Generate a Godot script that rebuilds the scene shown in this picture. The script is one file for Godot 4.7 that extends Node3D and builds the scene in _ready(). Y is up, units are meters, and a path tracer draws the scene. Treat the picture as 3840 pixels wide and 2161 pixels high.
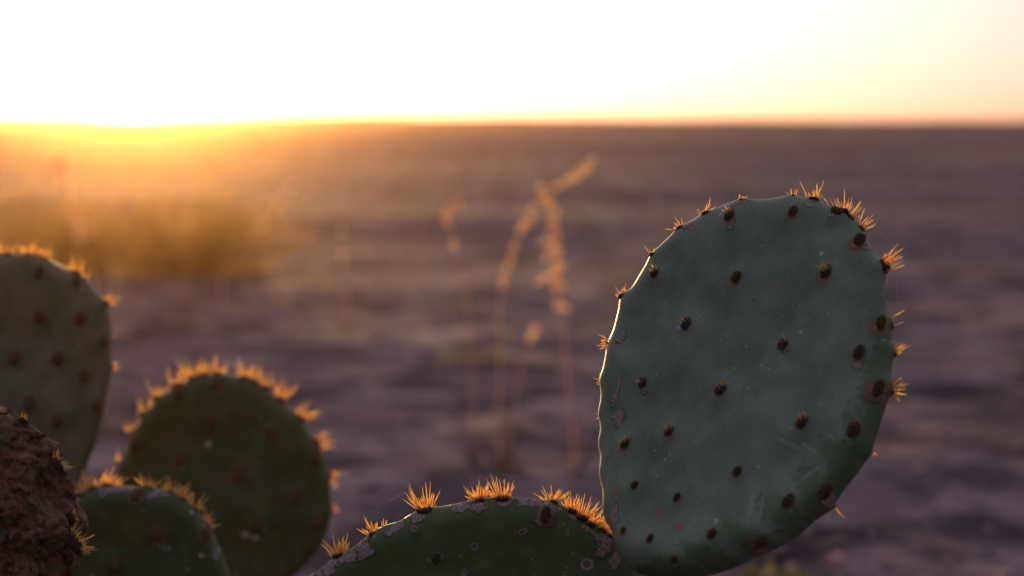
extends Node3D
# A prickly pear on a granite dome at sunset. Units are metres, y is up, the camera looks along -z.

const SUN_AZIMUTH := -14.0   # degrees, seen from the camera, left of straight ahead
const SUN_HEIGHT := 0.8      # degrees above the horizontal

const UPRIGHT_PAD := {
	"at": Vector3(0.1321,0.5075,-0.8396), "u": Vector3(0.8480,-0.0000,0.5299), "v": Vector3(0.2240,0.9063,-0.3584), "n": Vector3(-0.4803,0.4226,0.7686), "thick": 0.0165, "bend": Vector3(0.7000,-0.7100,1.5000),
	"outline": [Vector2(-0.0561,-0.1023), Vector2(-0.0622,-0.0950), Vector2(-0.0687,-0.0842), Vector2(-0.0758,-0.0642), Vector2(-0.0820,-0.0413), Vector2(-0.0873,-0.0178), Vector2(-0.0897,0.0014), Vector2(-0.0887,0.0163), Vector2(-0.0885,0.0312), Vector2(-0.0875,0.0433), Vector2(-0.0830,0.0491), Vector2(-0.0790,0.0594), Vector2(-0.0741,0.0702), Vector2(-0.0674,0.0807), Vector2(-0.0608,0.0873), Vector2(-0.0526,0.0939), Vector2(-0.0424,0.1001), Vector2(-0.0326,0.1054), Vector2(-0.0226,0.1080), Vector2(-0.0104,0.1088), Vector2(0.0015,0.1104), Vector2(0.0113,0.1099), Vector2(0.0199,0.1082), Vector2(0.0282,0.1056), Vector2(0.0359,0.1015), Vector2(0.0432,0.0964), Vector2(0.0502,0.0900), Vector2(0.0561,0.0827), Vector2(0.0613,0.0739), Vector2(0.0657,0.0635), Vector2(0.0698,0.0506), Vector2(0.0738,0.0367), Vector2(0.0775,0.0228), Vector2(0.0797,0.0089), Vector2(0.0801,-0.0027), Vector2(0.0793,-0.0154), Vector2(0.0774,-0.0292), Vector2(0.0738,-0.0418), Vector2(0.0681,-0.0538), Vector2(0.0611,-0.0659), Vector2(0.0531,-0.0762), Vector2(0.0445,-0.0858), Vector2(0.0345,-0.0931), Vector2(0.0239,-0.0987), Vector2(0.0135,-0.1055), Vector2(0.0013,-0.1109), Vector2(-0.0129,-0.1147), Vector2(-0.0267,-0.1163), Vector2(-0.0386,-0.1160), Vector2(-0.0476,-0.1126), Vector2(-0.0534,-0.1078)],
	"tufts": [[-0.0567,0.0852,-0.5966,0.8026,0.0091,16,45,0.0089], [-0.043,0.0947,-0.5682,0.8229,0.0084,18,55,0.0083], [-0.0227,0.105,0.1493,0.9888,0.0043,14,50,0.0071], [0.0065,0.1089,-0.3375,0.9413,0.006,8,35,0.0051], [0.0192,0.1079,-0.1014,0.9948,0.012,15,50,0.0042], [0.0369,0.1008,-0.2006,0.9797,0.0159,14,40,0.0058], [0.0417,0.0989,0.4466,0.8947,0.0122,14,22,0.0038], [0.0485,0.0936,0.3448,0.9387,0.0113,16,30,0.0016], [0.0649,0.0712,0.0696,0.9976,0.0133,5,18,0.0008], [0.0644,0.0712,0.839,0.5441,0.0148,20,28,0.0008], [0.0711,0.0387,0.8296,0.5583,0.0104,5,25,-0.0021], [0.0778,0.0244,0.7886,0.6149,0.0097,14,25,-0.0052], [0.0778,0.0031,0.9423,0.3347,0.0108,14,45,-0.006], [0.0766,-0.0342,0.5973,-0.802,0.0037,5,30,-0.011], [0.0577,-0.0623,0.6092,-0.793,0.0097,6,40,-0.0113], [-0.0697,0.0674,-0.4242,0.9056,0.007,6,40,0.0093], [-0.0839,0.0413,-0.5769,0.8168,0.0082,16,38,0.009], [-0.0838,0.0122,-0.9998,-0.0199,0.0081,20,40,0.0076], [-0.0866,-0.0098,-0.8685,0.4958,0.0063,9,45,0.0059], [-0.0827,-0.0289,-0.9948,0.1014,0.0035,12,45,0.0041], [-0.0797,-0.0469,-0.9943,0.1063,0.0021,5,50,0.0024], [-0.0756,-0.0655,-0.9868,0.162,0.0025,10,45,0.0009], [-0.0659,-0.086,-0.7036,0.7106,0.0057,14,60,-0.0009]],
	"areoles": [[-0.0254,0.0935,0.0035,0.35,5], [0.0119,0.0978,0.0031,0.3,0], [-0.0128,0.0555,0.0033,0.3,0], [0.0389,0.0617,0.0037,0.3,9], [-0.0383,0.0265,0.0035,0.25,4], [0.0219,0.0186,0.0033,0.3,3], [-0.056,-0.0111,0.0029,0.2,4], [-0.0076,-0.0107,0.0035,0.5,4], [0.0664,0.0165,0.0039,0.3,0], [0.0438,-0.0256,0.0037,0.4,4], [-0.0333,-0.0374,0.0029,0.4,4], [-0.0588,-0.0472,0.0029,0.2,4], [0.0126,-0.0556,0.0029,0.4,0], [-0.0466,-0.07,0.0023,0.3,0], [-0.0193,-0.0737,0.0025,0.3,0], [0.0463,-0.0688,0.0037,0.4,0], [-0.0465,-0.096,0.0019,0.2,0], [-0.028,-0.0983,0.0023,0.3,0], [0.0088,-0.0916,0.0029,0.5,0], [-0.0116,-0.108,0.0025,0.3,0], [-0.0645,0.0555,0.0029,0.2,9], [0.0523,0.0834,0.0041,0.5,0], [0.0729,0.0356,0.0037,0.3,0], [0.0789,-0.0015,0.0043,0.3,0], [0.0725,-0.0267,0.0045,0.4,0], [0.0631,-0.0602,0.0043,0.5,0], [0.0335,-0.0918,0.0039,0.4,0], [0.0361,0.0995,0.0033,-0.9,0]],
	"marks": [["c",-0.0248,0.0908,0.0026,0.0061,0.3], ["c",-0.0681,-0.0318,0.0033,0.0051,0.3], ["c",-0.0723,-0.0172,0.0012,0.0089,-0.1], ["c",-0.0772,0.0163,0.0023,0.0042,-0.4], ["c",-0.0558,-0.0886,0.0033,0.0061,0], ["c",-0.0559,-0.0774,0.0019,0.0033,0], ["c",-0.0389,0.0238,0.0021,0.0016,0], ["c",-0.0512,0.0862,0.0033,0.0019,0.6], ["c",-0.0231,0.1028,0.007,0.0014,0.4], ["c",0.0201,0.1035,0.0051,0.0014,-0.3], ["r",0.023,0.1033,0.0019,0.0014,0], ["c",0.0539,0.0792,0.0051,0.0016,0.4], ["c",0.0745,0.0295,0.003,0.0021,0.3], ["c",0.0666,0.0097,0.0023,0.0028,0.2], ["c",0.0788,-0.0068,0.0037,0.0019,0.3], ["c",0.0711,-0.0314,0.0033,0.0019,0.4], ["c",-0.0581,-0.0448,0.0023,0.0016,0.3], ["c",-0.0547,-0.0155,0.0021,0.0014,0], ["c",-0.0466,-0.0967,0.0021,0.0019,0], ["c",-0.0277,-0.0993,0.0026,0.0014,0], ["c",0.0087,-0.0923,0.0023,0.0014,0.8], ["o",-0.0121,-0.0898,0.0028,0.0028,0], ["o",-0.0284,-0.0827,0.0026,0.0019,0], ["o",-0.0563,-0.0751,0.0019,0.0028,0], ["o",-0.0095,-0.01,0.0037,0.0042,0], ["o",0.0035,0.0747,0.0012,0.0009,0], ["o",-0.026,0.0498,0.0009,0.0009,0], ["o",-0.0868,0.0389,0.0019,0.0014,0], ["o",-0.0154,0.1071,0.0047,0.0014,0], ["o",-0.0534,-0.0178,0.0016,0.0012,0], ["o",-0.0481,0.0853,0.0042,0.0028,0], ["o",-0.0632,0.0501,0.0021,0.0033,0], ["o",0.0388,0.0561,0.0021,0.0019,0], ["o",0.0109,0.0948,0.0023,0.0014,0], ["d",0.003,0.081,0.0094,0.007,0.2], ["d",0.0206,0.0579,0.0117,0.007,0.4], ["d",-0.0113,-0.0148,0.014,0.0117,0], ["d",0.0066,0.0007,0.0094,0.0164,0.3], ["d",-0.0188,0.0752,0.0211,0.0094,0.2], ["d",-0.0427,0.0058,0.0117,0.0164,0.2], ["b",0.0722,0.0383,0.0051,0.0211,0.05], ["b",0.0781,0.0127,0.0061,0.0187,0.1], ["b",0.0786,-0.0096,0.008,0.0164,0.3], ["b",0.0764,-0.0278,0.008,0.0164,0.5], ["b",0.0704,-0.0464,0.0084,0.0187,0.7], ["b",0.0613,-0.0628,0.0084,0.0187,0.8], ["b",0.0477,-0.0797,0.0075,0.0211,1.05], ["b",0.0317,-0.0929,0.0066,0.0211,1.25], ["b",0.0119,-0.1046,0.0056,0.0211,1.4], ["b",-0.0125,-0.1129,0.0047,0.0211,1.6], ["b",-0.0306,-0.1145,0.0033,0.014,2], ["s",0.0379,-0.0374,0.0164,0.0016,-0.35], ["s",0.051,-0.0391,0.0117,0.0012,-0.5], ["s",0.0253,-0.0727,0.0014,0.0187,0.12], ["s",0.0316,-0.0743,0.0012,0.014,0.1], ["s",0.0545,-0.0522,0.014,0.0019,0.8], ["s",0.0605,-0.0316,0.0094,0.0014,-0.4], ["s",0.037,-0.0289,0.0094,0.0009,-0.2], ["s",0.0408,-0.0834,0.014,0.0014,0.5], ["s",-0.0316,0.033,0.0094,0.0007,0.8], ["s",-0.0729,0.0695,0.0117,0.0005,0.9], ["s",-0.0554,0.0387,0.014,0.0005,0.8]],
}
const FRONT_PAD := {
	"at": Vector3(-0.0148,0.3594,-0.8740), "u": Vector3(0.9976,0.0000,-0.0698), "v": Vector3(0.0061,0.9962,0.0869), "n": Vector3(0.0695,-0.0872,0.9938), "thick": 0.0115, "bend": Vector3(0.0000,0.0000,0.0000),
	"outline": [Vector2(-0.1224,-0.0169), Vector2(-0.1185,0.0004), Vector2(-0.1113,0.0174), Vector2(-0.1042,0.0271), Vector2(-0.0955,0.0347), Vector2(-0.0867,0.0414), Vector2(-0.0798,0.0446), Vector2(-0.0724,0.0503), Vector2(-0.0613,0.0564), Vector2(-0.0521,0.0611), Vector2(-0.0428,0.0664), Vector2(-0.0313,0.0694), Vector2(-0.0221,0.0709), Vector2(-0.0129,0.0727), Vector2(-0.0037,0.0742), Vector2(0.0079,0.0749), Vector2(0.0241,0.0742), Vector2(0.0380,0.0720), Vector2(0.0497,0.0659), Vector2(0.0592,0.0587), Vector2(0.0686,0.0529), Vector2(0.0772,0.0463), Vector2(0.0859,0.0368), Vector2(0.0942,0.0227), Vector2(0.0991,0.0052), Vector2(0.0984,-0.0124), Vector2(0.0965,-0.0352), Vector2(0.0898,-0.0581), Vector2(0.0806,-0.0785), Vector2(0.0665,-0.0989), Vector2(0.0498,-0.1167), Vector2(0.0306,-0.1318), Vector2(0.0089,-0.1416), Vector2(-0.0153,-0.1408), Vector2(-0.0393,-0.1294), Vector2(-0.0630,-0.1103), Vector2(-0.0841,-0.0889), Vector2(-0.1025,-0.0653), Vector2(-0.1148,-0.0396)],
	"tufts": [[-0.0882,0.0437,-0.0677,0.9977,0.0136,34,42,0.001], [-0.0668,0.0558,-0.3275,0.9448,0.0108,24,45,0.0007], [-0.0585,0.0577,-0.0658,0.9978,0.0061,4,10,-0.0003], [-0.0368,0.0707,-0.05,0.9987,0.0166,30,48,0.0014], [-0.0049,0.0753,-0.1007,0.9949,0.0116,46,62,0.0017], [0.0087,0.0765,-0.0357,0.9994,0.0149,34,50,0.0018], [0.0378,0.0735,-0.0528,0.9986,0.0111,34,62,0.0015], [0.0488,0.0677,0.2115,0.9774,0.0113,26,50,0.0021], [0.0546,0.0634,0.2731,0.962,0.0145,34,48,0.0026], [0.0605,0.0594,0.3761,0.9266,0.0125,34,52,0.0026], [0.0666,0.0558,0.3141,0.9494,0.012,34,55,0.0026], [0.0711,0.0526,0.3213,0.947,0.009,22,60,0.0026], [-0.1133,0.0295,0.1756,0.9845,0.0044,10,40,-0.0006]],
	"areoles": [[0.0332,0.0677,0.0043,0.2,0], [-0.03,0.0422,0.0035,0.2,0], [0.0972,0.0048,0.0041,0.3,0]],
	"marks": [["c",0.0328,0.0666,0.0063,0.0051,0.2], ["c",-0.0709,0.0465,0.0063,0.0044,0.4], ["c",-0.0816,0.0426,0.0073,0.0035,0.5], ["c",-0.0534,0.0592,0.0063,0.0014,0.5], ["c",-0.0402,0.0661,0.0044,0.0021,0.3], ["c",-0.0151,0.0712,0.007,0.0016,0.2], ["c",-0.0051,0.0717,0.0051,0.0023,0.2], ["c",0.0087,0.0738,0.0063,0.0016,0], ["c",0.0256,0.0729,0.0103,0.0012,0], ["c",0.0392,0.0701,0.0051,0.0016,-0.3], ["c",0.0493,0.0645,0.0044,0.0012,-0.6], ["c",0.0587,0.0571,0.0051,0.0014,-0.6], ["c",0.0678,0.048,0.0049,0.0063,-0.2], ["c",0.0744,0.0386,0.0035,0.0059,-0.4], ["c",-0.03,0.042,0.0037,0.0037,0], ["c",-0.0343,0.0406,0.0021,0.0014,-0.6], ["r",-0.0075,0.0485,0.0023,0.0028,0], ["r",0.0201,0.0573,0.003,0.0019,0.3], ["r",0.0416,0.0606,0.0014,0.0016,0], ["o",0.0573,0.0373,0.0042,0.004,0], ["r",0.0576,0.0373,0.0044,0.0042,0], ["r",0.0491,0.0435,0.0014,0.0014,0], ["r",-0.0155,0.0426,0.0012,0.0012,0], ["r",-0.0137,0.0322,0.0019,0.0023,0.3], ["r",0.0446,0.0315,0.0016,0.0016,0], ["r",0.0462,0.0563,0.0012,0.0023,0], ["r",-0.0425,0.0601,0.0019,0.0019,0], ["c",-0.0927,0.0355,0.007,0.0033,0.8], ["d",-0.0063,0.0549,0.0211,0.0117,0], ["d",0.0167,0.0424,0.0164,0.0117,0], ["g",-0.0521,0.0463,0.0094,0.007,0], ["g",-0.0338,0.0578,0.007,0.0056,0], ["g",-0.004,0.0381,0.007,0.0056,0], ["g",0.0236,0.0447,0.007,0.0047,0], ["g",0.0051,0.0595,0.007,0.0047,0]],
}
const LOW_PAD := {
	"at": Vector3(-0.2676,0.3116,-1.0901), "u": Vector3(0.9976,0.0000,-0.0698), "v": Vector3(0.0049,0.9976,0.0696), "n": Vector3(0.0696,-0.0698,0.9951), "thick": 0.0130, "bend": Vector3(0.0000,0.0000,0.0000),
	"outline": [Vector2(-0.0732,-0.0352), Vector2(-0.0686,0.0015), Vector2(-0.0615,0.0318), Vector2(-0.0533,0.0558), Vector2(-0.0442,0.0700), Vector2(-0.0340,0.0764), Vector2(-0.0212,0.0780), Vector2(-0.0057,0.0771), Vector2(0.0113,0.0747), Vector2(0.0247,0.0688), Vector2(0.0359,0.0595), Vector2(0.0441,0.0488), Vector2(0.0506,0.0365), Vector2(0.0560,0.0218), Vector2(0.0607,0.0048), Vector2(0.0635,-0.0200), Vector2(0.0621,-0.0511), Vector2(0.0555,-0.0792), Vector2(0.0401,-0.1041), Vector2(0.0162,-0.1193), Vector2(-0.0132,-0.1216), Vector2(-0.0391,-0.1113), Vector2(-0.0584,-0.0886), Vector2(-0.0688,-0.0633)],
	"tufts": [[-0.0422,0.0711,-0.1022,0.9948,0.0174,36,60,-0], [-0.0341,0.0752,-0.0348,0.9994,0.0146,36,60,0.0001], [-0.0249,0.0769,0.1954,0.9807,0.0146,30,55,0.0001], [0.0034,0.0753,0.2128,0.9771,0.0128,16,50,0.0004], [0.0184,0.0715,0.2008,0.9796,0.0119,26,65,0.0006], [0.0267,0.0665,0.35,0.9367,0.0134,30,65,0.0006], [0.0351,0.0589,0.454,0.891,0.0134,26,65,0.0007], [0.0447,0.0466,0.5559,0.8312,0.0108,20,65,0.0008], [-0.052,0.0557,-0.4077,0.9131,0.0126,12,50,-0.0002]],
	"areoles": [[0.0103,0.0458,0.0053,0.2,0], [-0.0034,0.0747,0.0049,0.3,0], [0.0453,0.0438,0.0044,0.3,0], [-0.0202,0.0226,0.0053,0.3,0], [-0.0188,-0.0195,0.0049,0.3,0], [0.0218,0.0037,0.0049,0.2,0]],
	"marks": [["c",0.0101,0.0399,0.0042,0.0051,-0.4], ["c",0.0147,0.0332,0.0056,0.0033,-0.6], ["c",-0.0159,0.0768,0.014,0.0019,0], ["c",0.0116,0.0733,0.0117,0.0023,0], ["c",0.0453,0.0438,0.0028,0.0047,-0.5], ["c",0.0521,0.0288,0.0023,0.007,-0.3], ["c",-0.0018,0.0722,0.0033,0.0033,0], ["c",-0.0275,0.0755,0.0037,0.0033,0], ["w",0.0416,0.0282,0.0021,0.0021,0], ["g",-0.0079,0.0521,0.014,0.0117,0], ["d",0.0165,0.0158,0.0187,0.014,0]],
}
const ROUND_PAD := {
	"at": Vector3(-0.2504,0.3422,-1.3146), "u": Vector3(0.9986,0.0000,-0.0523), "v": Vector3(0.0027,0.9986,0.0523), "n": Vector3(0.0523,-0.0523,0.9973), "thick": 0.0140, "bend": Vector3(0.0000,0.0000,0.0000),
	"outline": [Vector2(-0.1039,-0.0311), Vector2(-0.1004,-0.0113), Vector2(-0.0926,0.0112), Vector2(-0.0844,0.0297), Vector2(-0.0748,0.0488), Vector2(-0.0619,0.0657), Vector2(-0.0458,0.0790), Vector2(-0.0284,0.0873), Vector2(-0.0106,0.0914), Vector2(0.0065,0.0905), Vector2(0.0262,0.0843), Vector2(0.0432,0.0725), Vector2(0.0594,0.0581), Vector2(0.0722,0.0408), Vector2(0.0823,0.0224), Vector2(0.0882,0.0025), Vector2(0.0906,-0.0193), Vector2(0.0896,-0.0418), Vector2(0.0829,-0.0611), Vector2(0.0714,-0.0767), Vector2(0.0554,-0.0920), Vector2(0.0322,-0.1064), Vector2(0.0039,-0.1151), Vector2(-0.0275,-0.1128), Vector2(-0.0551,-0.1012), Vector2(-0.0788,-0.0825), Vector2(-0.0953,-0.0603)],
	"tufts": [[-0.0812,0.0431,-0.1585,0.9874,0.014,14,40,-0.0002], [-0.0697,0.058,-0.1181,0.993,0.0178,22,35,-0], [-0.0556,0.071,-0.0068,1,0.0169,22,35,0.0001], [-0.0402,0.0818,-0.0399,0.9992,0.019,26,32,0.0003], [-0.0253,0.0877,-0.052,0.9986,0.0208,28,32,0.0005], [-0.016,0.0894,0.0675,0.9977,0.0176,24,30,0.0005], [-0.0047,0.0904,0.1697,0.9855,0.0168,22,32,0.0006], [0.0168,0.087,0.025,0.9997,0.0169,26,34,0.0007], [0.025,0.0842,0.2171,0.9761,0.0177,16,25,0.0008], [0.0337,0.0784,0.1429,0.9897,0.0171,24,34,0.0008], [0.0473,0.0684,0.1911,0.9816,0.0202,26,28,0.0009], [0.0635,0.0519,0.5721,0.8202,0.0198,28,34,0.0009], [0.0814,0.0309,0.9622,0.2724,0.0177,28,30,0.0008], [0.0896,-0.0009,0.9509,-0.3096,0.0146,24,35,0.0006], [0.0912,-0.03,0.995,-0.1,0.0084,16,35,0.0004], [-0.0926,0.0136,0.3448,0.9387,0.0133,8,30,-0.0005]],
	"areoles": [[0.0402,0.0429,0.0057,0.2,0], [-0.0383,0.0198,0.0057,0.2,0], [0.012,0.0069,0.0062,0.2,0], [0.0791,0.0195,0.0057,0.2,0], [0.0605,-0.0133,0.0062,0.2,0], [-0.0092,0.0529,0.0052,0.2,0], [0.03,-0.0367,0.0057,0.2,0], [-0.0762,0.034,0.0062,0.2,0], [0.0801,-0.0368,0.0057,0.3,0], [-0.0378,0.0788,0.0057,0.3,0], [-0.0052,0.0867,0.0052,0.2,0]],
	"marks": [["w",-0.0141,0.0326,0.0026,0.0037,0], ["w",0.017,-0.0483,0.0047,0.0028,0.3], ["w",0.0246,-0.051,0.0042,0.0019,-0.3], ["d",-0.0022,-0.0142,0.0281,0.0211,0], ["g",0.0298,0.0384,0.0187,0.014,0]],
}
const TALL_PAD := {
	"at": Vector3(-0.3995,0.4502,-1.2357), "u": Vector3(0.9945,0.0000,-0.1045), "v": Vector3(0.0036,0.9994,0.0347), "n": Vector3(0.1045,-0.0349,0.9939), "thick": 0.0130, "bend": Vector3(0.0000,0.0000,0.0000),
	"outline": [Vector2(0.0321,-0.1217), Vector2(0.0396,-0.1022), Vector2(0.0452,-0.0881), Vector2(0.0516,-0.0706), Vector2(0.0587,-0.0505), Vector2(0.0632,-0.0318), Vector2(0.0673,-0.0152), Vector2(0.0701,0.0021), Vector2(0.0701,0.0221), Vector2(0.0695,0.0403), Vector2(0.0673,0.0525), Vector2(0.0604,0.0634), Vector2(0.0515,0.0724), Vector2(0.0410,0.0803), Vector2(0.0255,0.0883), Vector2(0.0131,0.0916), Vector2(0.0007,0.0940), Vector2(-0.0150,0.0935), Vector2(-0.0340,0.0872), Vector2(-0.0501,0.0744), Vector2(-0.0619,0.0567), Vector2(-0.0676,0.0340), Vector2(-0.0689,0.0078), Vector2(-0.0640,-0.0220), Vector2(-0.0527,-0.0488), Vector2(-0.0379,-0.0726), Vector2(-0.0197,-0.0932), Vector2(-0.0013,-0.1106), Vector2(0.0143,-0.1229)],
	"tufts": [[-0.0212,0.092,-0.0007,1,0.0142,20,35,0.0003], [-0.0086,0.0935,-0.0011,1,0.0145,24,38,0.0005], [0.007,0.0931,0.04,0.9992,0.0143,26,36,0.0007], [0.0139,0.0917,0.1398,0.9902,0.0124,16,26,0.0007], [0.0201,0.0897,0.0385,0.9993,0.0123,24,48,0.0008], [0.0437,0.0791,0.1642,0.9864,0.0171,22,30,0.0011], [0.0498,0.0738,0.2433,0.9699,0.0121,16,26,0.0012], [0.0669,0.0547,0.615,0.7885,0.014,26,32,0.0013], [0.0705,0.0382,0.8391,-0.544,0.0019,6,20,0.0013], [0.0701,0.0256,0.8566,-0.5159,0.0033,6,20,0.0013], [0.0699,0.0017,0.9908,0.1353,0.0088,16,34,0.0011], [0.062,-0.0337,0.9621,-0.2726,0.0026,8,30,0.0005], [0.0526,-0.0612,0.9126,-0.4088,0.0017,3,10,0]],
	"areoles": [[0.0158,0.0459,0.0051,0.2,0], [0.0487,0.0448,0.0051,0.2,0], [0.0294,0.0115,0.0054,0.2,0], [-0.0051,0.0121,0.0054,0.2,0], [0.0501,-0.0036,0.0054,0.2,0], [0.0175,0.0829,0.0049,0.2,0], [0.0464,0.075,0.0049,0.2,0], [0.0062,-0.0241,0.0054,0.3,0], [0.0281,-0.0393,0.0054,0.3,0], [0.0666,0.0254,0.0044,0.2,0], [0.0594,-0.0279,0.0044,0.2,0]],
	"marks": [["g",0.0293,0.057,0.014,0.014,0], ["d",0.0018,-0.0142,0.0164,0.014,0]],
}
const BASE_PAD := {"at": Vector3(-0.0148,0.1107,-0.8602), "u": Vector3(0.9848,0.0000,-0.1736), "v": Vector3(0.0000,1.0000,0.0000), "n": Vector3(0.1736,0.0000,0.9848), "thick": 0.0200, "bend": Vector3(), "outline": [Vector2(0.0750,0.0000), Vector2(0.0747,0.0364), Vector2(0.0688,0.0703), Vector2(0.0575,0.0995), Vector2(0.0414,0.1218), Vector2(0.0217,0.1359), Vector2(0.0000,0.1407), Vector2(-0.0217,0.1359), Vector2(-0.0414,0.1218), Vector2(-0.0575,0.0995), Vector2(-0.0688,0.0703), Vector2(-0.0747,0.0364), Vector2(-0.0750,0.0000), Vector2(-0.0702,-0.0364), Vector2(-0.0611,-0.0703), Vector2(-0.0485,-0.0995), Vector2(-0.0336,-0.1218), Vector2(-0.0172,-0.1359), Vector2(-0.0000,-0.1407), Vector2(0.0172,-0.1359), Vector2(0.0336,-0.1218), Vector2(0.0485,-0.0995), Vector2(0.0611,-0.0703), Vector2(0.0702,-0.0364)], "tufts": [], "areoles": [], "marks": []}
const LEFT_BASE_PAD := {"at": Vector3(-0.2734,0.0943,-1.0780), "u": Vector3(0.9903,-0.0000,0.1392), "v": Vector3(0.0000,1.0000,0.0000), "n": Vector3(-0.1392,0.0000,0.9903), "thick": 0.0200, "bend": Vector3(), "outline": [Vector2(0.0850,0.0000), Vector2(0.0847,0.0322), Vector2(0.0780,0.0621), Vector2(0.0652,0.0879), Vector2(0.0469,0.1076), Vector2(0.0245,0.1200), Vector2(0.0000,0.1243), Vector2(-0.0245,0.1200), Vector2(-0.0469,0.1076), Vector2(-0.0652,0.0879), Vector2(-0.0780,0.0621), Vector2(-0.0847,0.0322), Vector2(-0.0850,0.0000), Vector2(-0.0796,-0.0322), Vector2(-0.0692,-0.0621), Vector2(-0.0550,-0.0879), Vector2(-0.0381,-0.1076), Vector2(-0.0194,-0.1200), Vector2(-0.0000,-0.1243), Vector2(0.0194,-0.1200), Vector2(0.0381,-0.1076), Vector2(0.0550,-0.0879), Vector2(0.0692,-0.0621), Vector2(0.0796,-0.0322)], "tufts": [], "areoles": [], "marks": []}
const ROUND_BASE_PAD := {"at": Vector3(-0.2679,0.1120,-1.3030), "u": Vector3(0.9397,0.0000,-0.3420), "v": Vector3(0.0000,1.0000,0.0000), "n": Vector3(0.3420,0.0000,0.9397), "thick": 0.0180, "bend": Vector3(), "outline": [Vector2(0.0800,0.0000), Vector2(0.0797,0.0368), Vector2(0.0734,0.0710), Vector2(0.0614,0.1004), Vector2(0.0442,0.1230), Vector2(0.0231,0.1372), Vector2(0.0000,0.1420), Vector2(-0.0231,0.1372), Vector2(-0.0442,0.1230), Vector2(-0.0614,0.1004), Vector2(-0.0734,0.0710), Vector2(-0.0797,0.0368), Vector2(-0.0800,0.0000), Vector2(-0.0749,-0.0368), Vector2(-0.0651,-0.0710), Vector2(-0.0518,-0.1004), Vector2(-0.0358,-0.1230), Vector2(-0.0183,-0.1372), Vector2(-0.0000,-0.1420), Vector2(0.0183,-0.1372), Vector2(0.0358,-0.1230), Vector2(0.0518,-0.1004), Vector2(0.0651,-0.0710), Vector2(0.0749,-0.0368)], "tufts": [], "areoles": [], "marks": []}
const TRUNK_AT := Vector3(-0.3333,0.0000,-0.9347)
const TRUNK_PROFILE := [Vector2(0.4706,0.0297), Vector2(0.4637,0.0341), Vector2(0.4569,0.0396), Vector2(0.4490,0.0450), Vector2(0.4436,0.0499), Vector2(0.4362,0.0529), Vector2(0.4288,0.0524), Vector2(0.4215,0.0554), Vector2(0.4141,0.0574), Vector2(0.4092,0.0613), Vector2(0.4018,0.0633), Vector2(0.3924,0.0608), Vector2(0.3814,0.0593), Vector2(0.3703,0.0584), Vector2(0.3433,0.0574), Vector2(0.3089,0.0556), Vector2(0.2597,0.0544), Vector2(0.1859,0.0556)]
const TRUNK_TUFTS := [[Vector3(-0.2703,0.3924,-0.9278), Vector3(0.0067,0.0037,-0.0004)], [Vector3(-0.3165,0.4721,-0.9364), Vector3(0.0005,0.0076,-0.0008)], [Vector3(-0.3022,0.4687,-0.9360), Vector3(0.0015,0.0037,-0.0004)], [Vector3(-0.2814,0.4416,-0.9331), Vector3(0.0054,0.0049,-0.0005)], [Vector3(-0.2715,0.4072,-0.9294), Vector3(0.0037,0.0005,-0.0001)]]
const STALK_A := [Vector3(-0.0233,0.0104,-2.7474), Vector3(-0.0262,0.0938,-2.7564), Vector3(-0.0211,0.2112,-2.7690), Vector3(-0.0233,0.3046,-2.7790), Vector3(-0.0168,0.3517,-2.7841), Vector3(0.0022,0.4220,-2.7916), Vector3(0.0262,0.4735,-2.7971), Vector3(0.0590,0.5206,-2.8022), Vector3(0.0889,0.5372,-2.8040), Vector3(0.1144,0.5539,-2.8058), Vector3(0.1472,0.5807,-2.8087)]
const STALK_B := [Vector3(0.1181,0.0141,-2.7478), Vector3(0.1108,0.0916,-2.7561), Vector3(0.1035,0.1641,-2.7639), Vector3(0.0918,0.2814,-2.7765), Vector3(0.0816,0.3517,-2.7841), Vector3(0.0838,0.4082,-2.7901), Vector3(0.0780,0.4553,-2.7952), Vector3(0.0707,0.4995,-2.7999), Vector3(0.0568,0.5285,-2.8031)]
const STALK_C := [Vector3(-0.0690,0.0027,-2.7969), Vector3(-0.0727,0.1060,-2.8080), Vector3(-0.0764,0.2166,-2.8198), Vector3(-0.0860,0.3272,-2.8317), Vector3(-0.0987,0.3789,-2.8373), Vector3(-0.1098,0.4379,-2.8436), Vector3(-0.1224,0.4821,-2.8484), Vector3(-0.1024,0.5005,-2.8503)]
const STALK_D := [Vector3(-0.0134,0.0064,-2.7973), Vector3(0.0015,0.1060,-2.8080), Vector3(0.0163,0.1945,-2.8175), Vector3(0.0312,0.2461,-2.8230), Vector3(0.0423,0.2645,-2.8250)]
const STALK_E := [Vector3(-1.4870,0.1083,-5.3729), Vector3(-1.5221,0.2201,-5.3849), Vector3(-1.5460,0.3039,-5.3939), Vector3(-1.5713,0.3878,-5.4029), Vector3(-1.5924,0.4577,-5.4104), Vector3(-1.6023,0.5275,-5.4179)]
const STALK_F := [Vector3(-1.0611,0.0882,-5.5719), Vector3(-1.0174,0.1535,-5.5789), Vector3(-0.9445,0.2476,-5.5890), Vector3(-0.8716,0.3346,-5.5983), Vector3(-0.8060,0.4216,-5.6077)]
const STALK_G := [Vector3(-0.5005,0.1409,-4.5718), Vector3(-0.5064,0.1886,-4.5769), Vector3(-0.5100,0.2600,-4.5846), Vector3(-0.5148,0.3314,-4.5922)]
const SILK := [[Vector3(0.1949,0.6000,-0.8294), Vector3(0.2052,0.5845,-0.8157)], [Vector3(0.2057,0.5775,-0.8149), Vector3(0.2066,0.5482,-0.8088)], [Vector3(-0.0623,0.4349,-0.8821), Vector3(-0.0733,0.4288,-0.8814)], [Vector3(-0.0061,0.4451,-0.8832), Vector3(0.0028,0.4433,-0.8830)]]
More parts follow.
